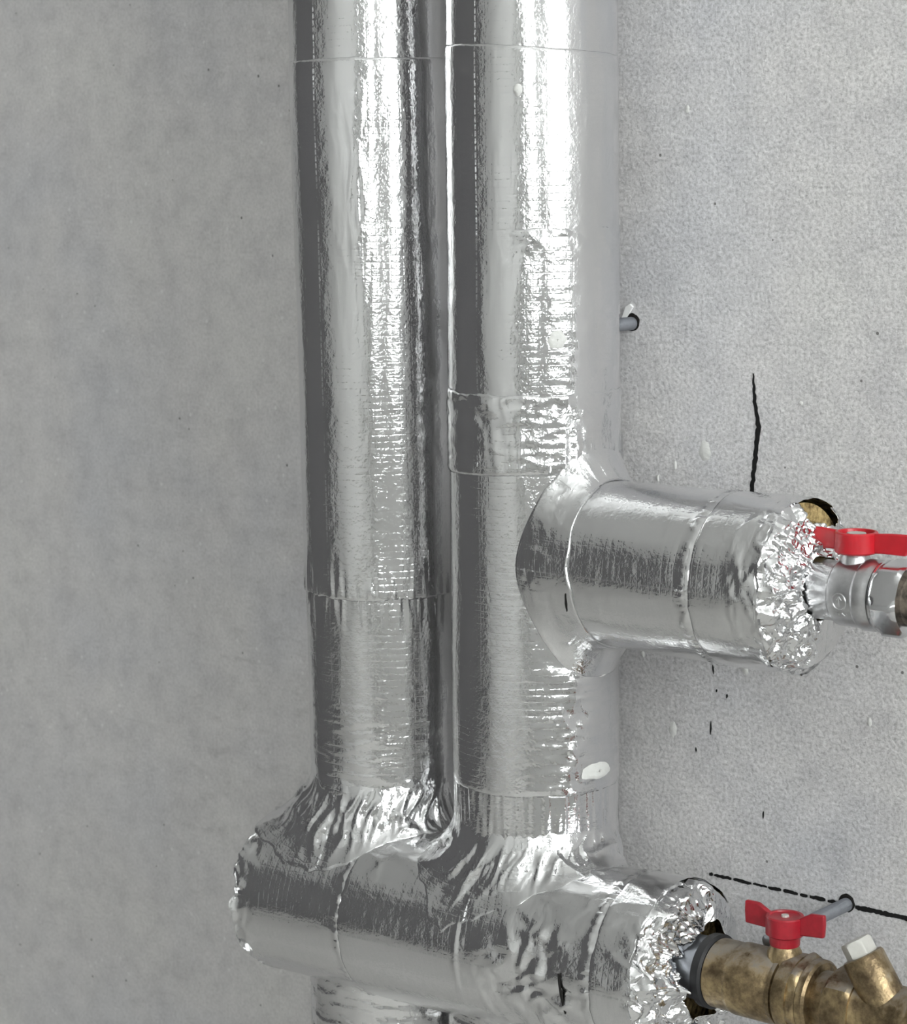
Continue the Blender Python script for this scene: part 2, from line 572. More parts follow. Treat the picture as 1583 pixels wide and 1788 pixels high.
def hexnut(name, parent, ax, s0, s1, r, mat, rot=0.0, cham=0.0022, label=None):
    """hexagon with turned chamfers: 12 points so the corners are rounded off at both faces"""
    n = 72
    th = np.linspace(0, 2 * math.pi, n, endpoint=False)
    hexr = r / np.cos((((th - rot) + math.pi / 6) % (math.pi / 3)) - math.pi / 6)
    rows = []
    L = s1 - s0
    for k in np.linspace(0, 1, 9):
        s = s0 + L * k
        edge = min(k, 1 - k) * L
        lim = r * 1.02 + (r * 0.16) * min(1, edge / cham)
        rows.append((s, np.minimum(hexr, lim)))
    V = np.concatenate([ax.p(np.full(n, s), th, rr) for s, rr in rows])
    F = orient(grid_faces(len(rows), n, True), not ax.flip).tolist()
    c0, c1 = list(range(n)), list(range((len(rows) - 1) * n, len(rows) * n))
    F.append(c0 if not ax.flip else c0[::-1])
    F.append(c1[::-1] if not ax.flip else c1)
    return mesh_obj(name, V, F, mat, parent, 'auto', None, None, label)


def prism(name, parent, pts, z0, z1, mat, bevel=0.0, xf=None, label=None, smooth='auto'):
    """polygon pts (x, y) extruded z0..z1; xf maps (n,3) local to world"""
    n = len(pts)
    V = np.array([(x, y, z0) for x, y in pts] + [(x, y, z1) for x, y in pts], float)
    if xf is not None:
        V = xf(V)
    F = [list(range(n))[::-1], list(range(n, 2 * n))] + [[i, (i + 1) % n, n + (i + 1) % n, n + i] for i in range(n)]
    o = mesh_obj(name, V, F, mat, parent, smooth, None, None, label)
    if bevel:
        b = o.modifiers.new('bevel', 'BEVEL')
        b.width = bevel
        b.segments = 2
        b.limit_method = 'ANGLE'
    return o


def boxmesh(boxes):
    V, F = [], []
    for (x0, y0, z0, x1, y1, z1) in boxes:
        k = len(V)
        V += [(x0, y0, z0), (x1, y0, z0), (x1, y1, z0), (x0, y1, z0), (x0, y0, z1), (x1, y0, z1), (x1, y1, z1), (x0, y1, z1)]
        F += [(k, k + 3, k + 2, k + 1), (k + 4, k + 5, k + 6, k + 7), (k, k + 1, k + 5, k + 4), (k + 1, k + 2, k + 6, k + 5),
              (k + 2, k + 3, k + 7, k + 6), (k + 3, k, k + 4, k + 7)]
    return V, F


def struct(name, boxes, mat, parent=None, label=None):
    V, F = boxmesh(boxes)
    o = mesh_obj(name, V, F, mat, parent, False)
    if parent is None:
        o['kind'] = 'structure'
        if label:
            o['label'] = label
    return o


# ---------------------------------------------------------------- the room
T = 0.2
wall_back = struct('wall_back', [(RX0 - T, 0, -0.1, RX1 + T, T, RZ1 + 0.1)], PLASTER)
struct('floor', [(RX0 - T, RY0 - T, -0.1, RX1 + T, 0, 0)], CONCRETE)
struct('ceiling', [(RX0 - T, RY0 - T, RZ1, RX1 + T, 0, RZ1 + 0.1)], WHITEPAINT)
struct('wall_left', [(RX0 - T, RY0 - T, 0, RX0, 0, RZ1)], DARKWALL)
y0, y1, z0, z1 = WIN_R
v0, v1 = WIN_F[0], WIN_F[1]
struct('wall_right', [(RX1, RY0 - T, 0, RX1 + T, v0, RZ1), (RX1, v1, 0, RX1 + T, y0, RZ1), (RX1, y1, 0, RX1 + T, 0, RZ1),
                      (RX1, y0, 0, RX1 + T, y1, z0), (RX1, y0, z1, RX1 + T, y1, RZ1),
                      (RX1, v0, 0, RX1 + T, v1, z0), (RX1, v0, z1, RX1 + T, v1, RZ1)], WHITEPAINT)
struct('wall_front', [(RX0, RY0 - T, 0, RX1, RY0, RZ1)], WHITEPAINT)


def window(name, ya, yb, za, zb):
    fx, w = RX1 + 0.09, 0.06
    ym = (ya + yb) / 2
    V, F = boxmesh([(fx, ya, za, fx + 0.06, ya + w, zb), (fx, yb - w, za, fx + 0.06, yb, zb),
                    (fx, ya + w, za, fx + 0.06, yb - w, za + w), (fx, ya + w, zb - w, fx + 0.06, yb - w, zb),
                    (fx, ym - 0.05, za + w, fx + 0.06, ym + 0.05, zb - w)])
    o = mesh_obj(name, V, F, FRAME, None, False)
    o['kind'] = 'structure'
    for a, b in ((ya + w, ym - 0.05), (ym + 0.05, yb - w)):
        V, F = boxmesh([(fx + 0.025, a, za + w, fx + 0.031, b, zb - w)])
        mesh_obj('pane', V, F, GLASS, o, False)


window('window_1', *WIN_R)
window('window_2', *WIN_F)


# marks on the plaster ---------------------------------------------------------
def wall_strip(name, pts, widths, mat, depth=0.0003, jag=0.0, label=None):
    """ink stroke on the wall: pts (x, z) with z below the camera height"""
    pts = np.array(pts, float)
    n = len(pts)
    d = np.gradient(pts, axis=0)
    d /= np.linalg.norm(d, axis=1)[:, None]
    nn = np.stack([-d[:, 1], d[:, 0]], -1)
    w = np.array(widths)[:, None] / 2
    j1 = 1 + jag * rng.uniform(-1, 1, (n, 1))
    j2 = 1 + jag * rng.uniform(-1, 1, (n, 1))
    a, b = pts + nn * w * j1, pts - nn * w * j2
    V = [(x, -depth, z + H) for x, z in a] + [(x, -depth, z + H) for x, z in b]
    V += [(x, 0.0005, z + H) for x, z in a] + [(x, 0.0005, z + H) for x, z in b]
    F = []
    for i in range(n - 1):
        F += [(i, i + 1, n + i + 1, n + i), (2 * n + i, 2 * n + i + 1, i + 1, i), (n + i, n + i + 1, 3 * n + i + 1, 3 * n + i)]
    return mesh_obj(name, V, F, mat, wall_back, False, label=label)


def poly_resample(pts, n):
    pts = np.array(pts, float)
    t = np.r_[0, np.cumsum(np.linalg.norm(np.diff(pts, axis=0), axis=1))]
    u = np.linspace(0, t[-1], n)
    return np.stack([np.interp(u, t, pts[:, k]) for k in range(pts.shape[1])], -1)


mk = poly_resample([(0.1022, -0.1224), (0.1034, -0.139), (0.1064, -0.1555), (0.1045, -0.172), (0.1017, -0.1985)], 40)
mk[:, 0] += 0.0003 * np.sin(np.arange(40) * 1.9)
wall_strip('marker_line', mk, np.interp(np.linspace(0, 1, 40), [0, 0.12, 0.5, 0.7, 1], [0.0007, 0.002, 0.0034, 0.0032, 0.0028]), MARKER,
           jag=0.22, label='wavy black marker stroke')
x = 0.0715
k = 0
while x < 0.34:
    if x < 0.175:
        ln = rng.uniform(0.005, 0.014) if k else 0.003
        gap = rng.uniform(0.0004, 0.0018)
        wd = rng.uniform(0.0017, 0.0026)
    else:
        ln, gap, wd = 0.170, 0.1, 0.0030
    n = max(6, int(ln / 0.0012))
    xs = np.linspace(x, x + ln, n)
    zs = -0.4491 + 0.00012 * np.sin(xs * 300) + 0.00012 * rng.uniform(-1, 1, n)
    wall_strip('marker_dash', np.stack([xs, zs], -1), np.full(n, wd) * np.minimum(1, 0.55 + np.minimum(np.arange(n), np.arange(n)[::-1]) * 0.3), MARKER, jag=0.3)
    x += ln + gap
    k += 1
# short pencil ticks below the branch
for (tx, tz, tl) in ((0.0732, -0.3105, 0.006), (0.0722, -0.3475, 0.009), (-0.0125, -0.407, 0.007), (0.1125, -0.40, 0.005),
                     (0.193, -0.2395, 0.0045), (0.0605, -0.3665, 0.003), (0.0765, -0.326, 0.002), (0.0845, -0.328, 0.003)):
    wall_strip('pencil_tick', poly_resample([(tx, tz), (tx + rng.uniform(-0.001, 0.001), tz - tl)], 5), [0.0003, 0.0011, 0.0012, 0.0010, 0.0003], MARKER, jag=0.2)


def blob_on_wall(name, x, z, rx, rz, mat, depth, seed):
    n = 22
    th = np.linspace(0, 2 * math.pi, n, endpoint=False)
    r = 1 + 0.35 * noise(np.stack([np.cos(th) * 1.4, np.sin(th) * 1.4, np.full(n, seed * 3.7)], -1), seed)
    V = [(x, -depth, z + H)]
    for f, d in ((0.6, depth * 0.9), (1.0, -0.0003)):
        V += [(x + rx * rr * f * math.cos(t), -d, z + H + rz * rr * f * math.sin(t)) for t, rr in zip(th, r)]
    F = [(0, 1 + (i + 1) % n, 1 + i) for i in range(n)] + [(1 + i, 1 + (i + 1) % n, 1 + n + (i + 1) % n, 1 + n + i) for i in range(n)]
    return mesh_obj(name, V, F, mat, wall_back, True)


for i, (sx, sz, rx, rz) in enumerate(((0.0665, -0.1735, 0.005, 0.007), (0.0435, -0.184, 0.0015, 0.0035), (0.0300, -0.1935, 0.0012, 0.003),
                                      (0.1370, -0.139, 0.0016, 0.0016), (0.0425, -0.3575, 0.0035, 0.006), (0.0180, -0.3100, 0.0018, 0.003),
                                      (0.098, -0.310, 0.0025, 0.0045), (0.1880, -0.331, 0.002, 0.003), (0.0520, 0.040, 0.002, 0.003))):
    blob_on_wall('plaster_fleck', sx, sz, rx, rz, SPLASH, 0.0007, 30 + i)

# ---------------------------------------------------------------- pipe axes (z measured from camera height)
R0, RL, RB, RM = 0.0525, 0.0524, 0.0503, 0.0566
AX_R = Axis((0, -0.09, H), (0, 0, 1), (0, -1, 0), (1, 0, 0))
AX_L = Axis((-0.1311, -0.09, H), (-0.0026, -0.0106, 1), (0, -1, 0), (1, 0, 0))
AX_B = Axis((0, -0.09, H - 0.2333), (1, 0, 0), (0, -1, 0), (0, 0, 1))
AX_M = Axis((0, -0.1102, H - 0.4776), (1, 0.0215, 0.026), (0, -1, 0), (0, 0, 1))
AX_V = Axis((0, -0.106, H - 0.4681), (1, 0, 0), (0, -1, 0), (0, 0, 1))      # brass valve train


def base_disp(seed, hoop=None, long_=0.00028):
    """slightly dented factory-laminated foil over mineral wool"""
    def f(S, TD, P):
        Q = P - np.array([0, 0, H])
        d = 0.0009 * noise(Q / np.array([0.05, 0.05, 0.11]), seed)
        d = d + long_ * noise(Q / np.array([0.011, 0.011, 0.09]), seed + 1)
        d = d + 0.00013 * noise(Q / np.array([0.0045, 0.0045, 0.012]), seed + 2)
        if hoop is not None:
            d = d + hoop(S, TD, Q)
        return d
    return f


def base_disp_x(seed, extra=None):
    def f(S, TD, P):
        Q = P - np.array([0, 0, H])
        d = 0.0008 * noise(Q / np.array([0.08, 0.04, 0.04]), seed)
        d = d + 0.00022 * noise(Q / np.array([0.05, 0.010, 0.010]), seed + 1)
        d = d + 0.00010 * noise(Q / np.array([0.008, 0.0045, 0.0045]), seed + 2)
        if extra is not None:
            d = d + extra(S, TD, Q)
        return d
    return f


def edge(base, amp=0.0009, seed=0, tilt=0.0, tdir=0.0):
    def f(thd):
        t = np.radians(thd)
        q = np.stack([np.cos(t) * 4, np.sin(t) * 4, np.full_like(t, seed * 1.3)], -1)
        return base + amp * noise(q, seed) + 0.5 * amp * noise(q * 3.1, seed + 1) + tilt * np.sin(np.radians(thd - tdir))
    return f


def streaks(TD, across, seed, freq=16.0):
    """crease crests running along the pipe: function of angle, slowly wandering"""
    t = np.radians(TD)
    return ridge(np.stack([np.cos(t) * freq / 2, np.sin(t) * freq / 2, across], -1), seed)


VIEW = 40.7      # angle on the risers that faces the camera

# ------------------------------------------------ left riser
riser_l = empty('insulated_riser', (-0.1311, -0.09, 0.94),
                'foil-wrapped vertical pipe standing farther left, partly behind the other riser', 'insulated pipe', 'foil-wrapped risers')


def hoop_l_mid(S, TD, Q):
    e = sstep(S, -0.235, -0.2685)
    d = 0.0012 * e * (streaks(TD, Q[..., 2] * 14, 41) - 0.3)
    d += 0.0007 * gauss(S, -0.02, 0.06) * gauss(adiff(TD, 30), 0, 9) * streaks(TD, Q[..., 2] * 20, 43, 22)
    d += 0.00035 * sstep(adiff(TD, 60), 10, 45) * (crumple(Q, 60, 45))
    return d


def hoop_l_low(S, TD, Q):
    e = sstep(-S, 0.300, 0.268)
    d = 0.0011 * e * (streaks(TD, Q[..., 2] * 14, 46) - 0.3)
    low = sstep(-S, 0.30, 0.385)
    d += 0.0005 * low * (ridge(Q / np.array([0.03, 0.03, 0.006]), 48) - 0.25)
    d += 0.0013 * sstep(-S, 0.37, 0.415) * (crumple(Q, 70, 49))
    d += 0.0006 * sstep(adiff(TD, 60), 10, 45) * crumple(Q, 60, 45)
    return d


foil_tube('sleeve', riser_l, AX_L, RL - 0.0002, 0.070, 0.40, base_disp(5), lip=(True, True))
foil_tube('sleeve', riser_l, AX_L, RL + 0.0006, edge(-0.2690, 0.0012, 3), edge(0.0744, 0.0009, 4), base_disp(5, hoop_l_mid))
foil_tube('sleeve', riser_l, AX_L, RL - 0.0003, -0.445, -0.262, base_disp(5, hoop_l_low),
          crum=lambda S, TD, P: 0.8 * sstep(-S, 0.385, 0.43))
foil_tube('sleeve', riser_l, AX_L, RL, 0.3995, RZ1 - H, base_disp(8), rs=0.02, nt=120, lip=(False, False))

# ------------------------------------------------ right riser
riser_r = empty('insulated_riser', (0, -0.09, 0.94),
                'nearer foil-wrapped vertical pipe that the short side branch joins', 'insulated pipe', 'foil-wrapped risers')


def hoop_r_patch(S, TD, Q):
    top = sstep(S, -0.055, -0.033) * sstep(-adiff(TD, 40), 40, -15)
    d = 0.0010 * top * crumple(Q, 75, 51)
    d += 0.00035 * (ridge(Q / np.array([0.04, 0.04, 0.008]), 53) - 0.2) * sstep(-adiff(TD, 60), 30, -20)
    return d


def hoop_r_band(S, TD, Q):
    d = 0.0010 * sstep(S, -0.16, -0.129) * (crumple(Q, 85, 54))
    d += 0.0011 * sstep(-S, 0.135, 0.178) * sstep(adiff(TD, 40), -70, 20) * (streaks(TD, Q[..., 2] * 9, 55, 26) - 0.25)
    d += 0.0004 * (ridge(Q / np.array([0.03, 0.03, 0.007]), 56) - 0.2)
    return d


def hoop_r_low(S, TD, Q):
    low = sstep(-S, 0.27, 0.31)
    side = sstep(adiff(TD, 40), -15, 15)
    d = 0.00055 * low * side * (ridge(Q / np.array([0.06, 0.06, 0.0045]), 57) - 0.2)
    d += 0.0010 * low * gauss(adiff(TD, 68), 0, 9) * crumple(Q, 95, 58)
    d += 0.0006 * low * side * (ridge(Q / np.array([0.05, 0.05, 0.02]) + Q[..., 0:1] * 50, 59) - 0.2)
    return d


foil_tube('sleeve', riser_r, AX_R, R0 - 0.0003, 0.065, 0.40, base_disp(14))
foil_tube('sleeve', riser_r, AX_R, R0 + 0.0004, -0.150, edge(0.0749, 0.0005, 11, -0.0036, VIEW), base_disp(14))
foil_tube('sleeve', riser_r, AX_R, R0, 0.3995, RZ1 - H, base_disp(15), rs=0.02, nt=120, lip=(False, False))


def patch_top(thd):
    # the lap edge is only raised on the room side; elsewhere it runs under the sleeve above
    return edge(-0.0305, 0.0016, 16)(thd)


foil_tube('foil_wrap', riser_r, AX_R, R0 + 0.0009, edge(-0.140, 0.001, 17), patch_top,
          base_disp(14, lambda S, TD, Q: hoop_r_patch(S, TD, Q) - 0.0016 * sstep(-adiff(TD, 40), 5, 28) * sstep(S, -0.085, -0.045)),
          crum=lambda S, TD, P: 0.25 * sstep(S, -0.06, -0.035) * sstep(adiff(TD, 40), -20, 0))
foil_tube('tape_band', riser_r, AX_R, R0 + 0.0015, edge(-0.1775, 0.0006, 20, 0.002, VIEW), edge(-0.1295, 0.0022, 21), base_disp(14, hoop_r_band),
          crum=lambda S, TD, P: 0.30 * sstep(adiff(TD, 40), -25, 10))
foil_tube('sleeve', riser_r, AX_R, R0 + 0.0003, edge(-0.3770, 0.0010, 23), -0.172, base_disp(14, hoop_r_low))
foil_tube('sleeve', riser_r, AX_R, R0 - 0.0004, -0.445, -0.370, base_disp(14, lambda S, TD, Q: 0.0008 * (streaks(TD, Q[..., 2] * 10, 27, 20) - 0.25)))


def on_pipe_splash(parent, ax, R, s, thd, rs, rt_, seed):
    n, m = 26, 5
    V = []
    ph = np.linspace(0, 2 * math.pi, n, endpoint=False)
    rr = 1 + 0.30 * noise(np.stack([np.cos(ph) * 1.6, np.sin(ph) * 1.6, np.full(n, seed * 2.1)], -1), seed)
    for k in range(m):
        f = (k + 0.15) / (m - 0.85)
        hgt = 0.0012 * (1 - f ** 4) + 0.0002
        S = s + rs * f * rr * np.sin(ph)
        TT = math.radians(thd) + rt_ / R * f * rr * np.cos(ph)
        V.append(ax.p(S, TT, np.full(n, R + hgt)))
    V = np.concatenate(V)
    F = grid_faces(m, n, True).tolist() + [list(range(n))]
    mesh_obj('plaster_splash', V, F, SPLASH, parent, True, label='dried white plaster splash')


on_pipe_splash(riser_r, AX_R, R0 + 0.0002, -0.3639, 85, 0.0055, 0.013, 3)
on_pipe_splash(riser_r, AX_R, R0 + 0.0006, 0.0500, 30, 0.0035, 0.0028, 5)
on_pipe_splash(riser_r, AX_R, R0 + 0.0008, -0.0965, 54, 0.0050, 0.006, 8)
on_pipe_splash(riser_r, AX_R, R0 + 0.0002, -0.3030, 91, 0.0020, 0.007, 9)
on_pipe_splash(riser_r, AX_R, R0 + 0.0002, -0.2960, 108, 0.0050, 0.007, 10)


# ------------------------------------------------ collars that flare from a riser onto the header
def header_collar(parent, ax, R, ztop, flare, seed, label):
    nt, ns = 330, 64
    th = np.linspace(0, 2 * math.pi, nt, endpoint=False)
    thd = np.degrees(th)
    w = flare(thd)
    q4 = np.stack([np.cos(th) * 3, np.sin(th) * 3, np.full(nt, seed * 1.7)], -1)
    w = w * (1 + 0.22 * noise(q4, seed) + 0.10 * noise(q4 * 3.3, seed + 9))
    zt = ztop + 0.0014 * noise(q4 * 1.7 + 5, seed + 3)
    P0 = ax.p(zt, th, np.full(nt, R - 0.0010))
    o = ax.o(th)
    # landing point on the header
    base = ax.p(np.full(nt, -0.42), th, R + w)
    rel = base - AX_M.A
    s = rel @ AX_M.d
    dy = rel[:, 1] - s * AX_M.d[1]
    lim = (RM - 0.0003) * 0.985
    dyc = np.clip(dy, -lim, lim)
    zz = np.sqrt(np.maximum((RM - 0.0003) ** 2 - dyc ** 2, 0))
    ctr = AX_M.A + s[:, None] * AX_M.d
    P2 = np.stack([base[:, 0], ctr[:, 1] + dyc, ctr[:, 2] + zz], -1)
    # behind the header the foil hangs straight down the riser
    behind = sstep(dy, 0.040, 0.056)[:, None]
    Pb = ax.p(np.full(nt, -0.4776), th, np.full(nt, R + 0.0015))
    P2 = P2 * (1 - behind) + Pb * behind
    # corner where riser and header surfaces meet
    b1 = ax.p(np.full(nt, -0.42), th, np.full(nt, R + 0.001))
    r1 = b1 - AX_M.A
    s1 = r1 @ AX_M.d
    d1 = np.clip(r1[:, 1] - s1 * AX_M.d[1], -lim, lim)
    c1 = AX_M.A + s1[:, None] * AX_M.d
    P1 = np.stack([b1[:, 0], c1[:, 1] + d1, c1[:, 2] + np.sqrt(np.maximum((RM) ** 2 - d1 ** 2, 0)) + 0.004], -1)
    P1 = P1 * (1 - behind) + (P0 * 0.5 + Pb * 0.5) * behind
    k = np.linspace(0, 1, ns)[:, None, None]
    G = (1 - k) ** 2 * P0[None] + 2 * k * (1 - k) * P1[None] + k ** 2 * P2[None]
    # normals by differences
    dk = np.gradient(G, axis=0)
    dt = np.roll(G, -1, 1) - np.roll(G, 1, 1)
    nrm = np.cross(dt, dk)
    nrm /= np.linalg.norm(nrm, axis=2)[..., None] + 1e-12
    sgn = np.sign(np.sum(nrm * o[None], axis=2, keepdims=True).mean())
    nrm *= sgn if sgn != 0 else 1
    kk = k[..., 0]
    TD = np.broadcast_to(thd, G.shape[:2])
    env = np.sin(np.clip(kk, 0, 1) * math.pi) ** 1.6
    acr = np.broadcast_to(kk * 1.3, TD.shape)
    Q = G - np.array([0, 0, H])
    some = np.clip(0.8 + 1.5 * noise(Q / 0.03, seed + 15), 0, 1)
    lean = 14 * noise(Q / 0.035, seed + 16) + 9 * kk
    d = 0.0036 * env * some * (streaks(TD + lean, acr, seed + 11, 9) - 0.15)
    d = d + 0.0013 * env * some * (streaks(TD + lean, acr * 1.5, seed + 12, 22) - 0.15)
    d = d + 0.0010 * env * crumple(Q, 38, seed + 13)
    d = d + 0.0016 * np.sin(np.clip(kk, 0, 1) * math.pi) ** 0.5
    G = G + nrm * d[..., None]
    G = np.concatenate([G, (P2 - np.array([0, 0, 0.0015]))[None]], 0)
    cr = np.concatenate([0.10 * env * np.ones(TD.shape), np.zeros((1, nt))], 0)
    ln = np.cumsum(np.linalg.norm(np.diff(G, axis=0, prepend=G[:1]), axis=2), axis=0)
    uv = np.stack([np.broadcast_to(th * R, ln.shape), ln], -1).reshape(-1, 2)
    F = orient(grid_faces(ns + 1, nt, True), ax.flip)
    mesh_obj('foil_collar', G.reshape(-1, 3), F, FOIL, parent, True, uv, cr.ravel(), label)


def flare_l(thd):
    return (0.008 + 0.028 * np.exp(-(adiff(thd, -48) / 30) ** 2) + 0.010 * np.exp(-(adiff(thd, 5) / 30) ** 2)
            + 0.004 * np.exp(-(adiff(thd, 90) / 30) ** 2))


def flare_r(thd):
    return (0.009 + 0.017 * np.exp(-(adiff(thd, -30) / 32) ** 2) + 0.010 * np.exp(-(adiff(thd, 45) / 40) ** 2)
            + 0.006 * np.exp(-(adiff(thd, 90) / 30) ** 2))


header_collar(riser_l, AX_L, RL, -0.392, flare_l, 60, 'wrinkled foil flare at the foot of the riser')
header_collar(riser_r, AX_R, R0, -0.400, flare_r, 80, 'wrinkled foil flare at the foot of the riser')

# ------------------------------------------------ branch
branch = empty('insulated_branch', (0.0, -0.09, H - 0.2333),
               'short foil-wrapped horizontal branch joining the riser, ending at the chrome valve', 'insulated pipe')


def branch_collar():
    nt, ns = 330, 70
    th = np.linspace(0, 2 * math.pi, nt, endpoint=False)
    thd = np.degrees(th)
    oy, oz = -np.cos(th), np.sin(th)
    q4 = np.stack([np.cos(th) * 3, np.sin(th) * 3, np.full(nt, 4.4)], -1)
    s0 = 0.0655 + 0.002 * noise(q4, 101) - 0.004 * np.sin(th)
    P0 = AX_B.p(s0, th, np.full(nt, RB + 0.0005))
    Rs = R0 + 0.0010
    w = (0.020 + 0.004 * noise(q4 * 1.5, 102)) * np.abs(oz) ** 1.5
    y2 = np.sign(oy) * np.abs(oy) ** 0.62 * 0.885 * Rs
    P2 = np.stack([np.sqrt(Rs ** 2 - y2 ** 2), -0.09 + y2, H - 0.2333 + oz * (RB + w)], -1)
    y1 = np.clip(oy * RB * 0.985, -0.93 * Rs, 0.93 * Rs)
    P1 = np.stack([np.sqrt(Rs ** 2 - y1 ** 2) + 0.006 * np.abs(oz) + 0.004, -0.09 + oy * (RB + 0.0004), H - 0.2333 + oz * (RB + 0.0004)], -1)
    k = np.linspace(0, 1, ns)[:, None, None]
    G = (1 - k) ** 2 * P0[None] + 2 * k * (1 - k) * P1[None] + k ** 2 * P2[None]
    dk = np.gradient(G, axis=0)
    dt = np.roll(G, -1, 1) - np.roll(G, 1, 1)
    nrm = np.cross(dt, dk)
    nrm /= np.linalg.norm(nrm, axis=2)[..., None] + 1e-12
    rad = G - AX_B.A
    rad[..., 0] = 0
    nrm *= np.sign((nrm * rad).sum(2).mean())
    kk = k[..., 0]
    env = np.sin(kk * math.pi) ** 1.4
    TD = np.broadcast_to(thd, G.shape[:2])
    Q = G - np.array([0, 0, H])
    amt = 0.4 + 0.6 * sstep(np.abs(np.sin(np.radians(TD + 20))), 0.15, 0.8)
    some = np.clip(0.4 + 1.5 * noise(Q / 0.03, 106), 0, 1)
    lean = 16 * noise(Q / 0.03, 107)
    d = 0.0018 * env * amt * some * (streaks(TD + lean, np.broadcast_to(kk, TD.shape), 103, 8) - 0.15)
    d = d + 0.0007 * env * amt * some * (streaks(TD + lean, np.broadcast_to(kk * 2, TD.shape), 104, 22) - 0.15)
    d = d + 0.0007 * env * crumple(Q, 40, 105) + 0.0004
    G = G + nrm * d[..., None]
    cr = 0.12 * env * np.ones(TD.shape)
    last = P2.copy()
    last[:, 0] -= 0.002
    first = AX_B.p(s0 - 0.0003, th, np.full(nt, RB - 0.0025))
    G = np.concatenate([first[None], G, last[None]], 0)
    cr = np.concatenate([np.zeros((1, nt)), cr, np.zeros((1, nt))], 0)
    ln = np.cumsum(np.linalg.norm(np.diff(G, axis=0, prepend=G[:1]), axis=2), axis=0)
    uv = np.stack([np.broadcast_to(th * RB, ln.shape), ln], -1).reshape(-1, 2)
    mesh_obj('foil_collar', G.reshape(-1, 3), orient(grid_faces(ns + 2, nt, True), AX_B.flip), FOIL, branch, True, uv, cr.ravel(),
             'wrinkled foil saddle where the branch meets the riser')


branch_collar()


def bead(S, TD, at, seed):
    """puckered rim that the winding tape squeezes up beside a lap"""
    return gauss(S, at, 0.0030) * (0.0004 + 0.0013 * streaks(TD, S * 60, seed, 34))


def br_extra(S, TD, Q):
    # hoop creases from winding the foil, and dents near the open end
    d = 0.00010 * (ridge(Q / np.array([0.007, 0.08, 0.08]), 112) - 0.2) + 0.8 * bead(S, TD, 0.1470, 110)
    return d


def br_end(S, TD, Q):
    e = sstep(S, 0.166, 0.198)
    d = 0.0012 * e * crumple(Q, 75, 113)
    d += 0.0010 * sstep(S, 0.172, 0.182) * gauss(adiff(TD, 25), 0, 55) * (ridge(Q / np.array([0.012, 0.02, 0.02]), 114) - 0.2)
    return d + 0.0012 * e * crumple(Q, 40, 115) * sstep(-np.sin(np.radians(TD)), 0.3, 0.9)


foil_tube('sleeve', branch, AX_B, RB + 0.0002, edge(0.042, 0.001, 116), edge(0.1520, 0.0008, 117), base_disp_x(118, br_extra))
foil_tube('sleeve', branch, AX_B, RB + 0.0008, edge(0.1508, 0.0009, 119), edge(0.1975, 0.0018, 120), base_disp_x(121, br_end), lip=(True, False),
          crum=lambda S, TD, P: 0.30 * sstep(S, 0.175, 0.198))


def end_cap(name, parent, ax, R, s1, rin, bulge, seed, holes, smooth_sector, amp=0.0030, scale=75, ctr=(0, 0), crum=0.5, label=None):
    """crumpled foil gathered over the cut end of the insulation, from the rim in to the pipe"""
    nt, ns = 420, 64
    th = np.linspace(0, 2 * math.pi, nt, endpoint=False)
    thd = np.degrees(th)
    ri = rin(thd) if callable(rin) else np.full(nt, rin)
    k = np.linspace(0, 1, ns)[:, None]
    s1v = s1(thd)[None] if callable(s1) else s1
    # rounded shoulder, then a shallow cone towards the pipe
    sh = sstep(k, 0.0, 0.22)
    r = R * (1 - 0.035 * sstep(k, 0, 0.12)) * (1 - k) + ri[None] * k + (R * 0.05) * np.sin(np.clip(k, 0, 1) * math.pi)
    s = s1v - 0.002 + 0.006 * sh + bulge * k + 0 * r
    Tt = np.broadcast_to(th, r.shape)
    TD = np.degrees(Tt)
    off = ctr[0] * ax.e1 + ctr[1] * ax.e2
    P = ax.p(s, Tt, r) + off * k[..., None]
    Q = P - np.array([0, 0, H])
    sm = smooth_sector(TD)
    env = sstep(k, 0.0, 0.10) * (1 - 0.85 * sm)
    c1 = crumple(Q, scale, seed)
    c2 = crumple(Q + 3, scale * 1.2, seed + 20)
    c1 = c1 + 0.45 * crumple(Q, 125, seed + 60)
    P = P + ax.d * (env * amp * c1)[..., None] + ax.o(Tt) * (env * amp * 0.6 * c2)[..., None]
    P = P + ax.d * (sm * 0.0012 * noise(Q / 0.02, seed + 30))[..., None]
    F = orient(grid_faces(ns, nt, True), not ax.flip)
    # torn holes: drop the faces inside
    Pc = P.reshape(-1, 3)[F].mean(1)
    rel = Pc - ax.A
    rr = rel - np.outer(rel @ ax.d, ax.d)
    a, b_ = rr @ ax.e1, rr @ ax.e2
    ang = np.degrees(np.arctan2(b_, a))
    rad = np.hypot(a, b_)
    keep = np.ones(len(F), bool)
    jit = noise(Pc * 130, seed + 40) * 0.35
    for (a0, da, r0, dr) in holes:
        keep &= ((adiff(ang, a0) / da) ** 2 + ((rad - r0) / dr) ** 2) > 1 + jit
    uv = np.stack([Tt * R, s], -1).reshape(-1, 2)
    cr = (crum * env).ravel()
    o = mesh_obj(name, P.reshape(-1, 3), F[keep], FOIL, parent, True, uv, cr, label)
    m = o.modifiers.new('foil_thickness', 'SOLIDIFY')
    m.thickness = 0.0003
    m.offset = -1
    return o


def sector(a0, a1, soft=12):
    mid, half = (a0 + a1) / 2, (a1 - a0) / 2
    return lambda TD: 1 - sstep(np.abs(adiff(TD, mid)), half - soft, half + soft)


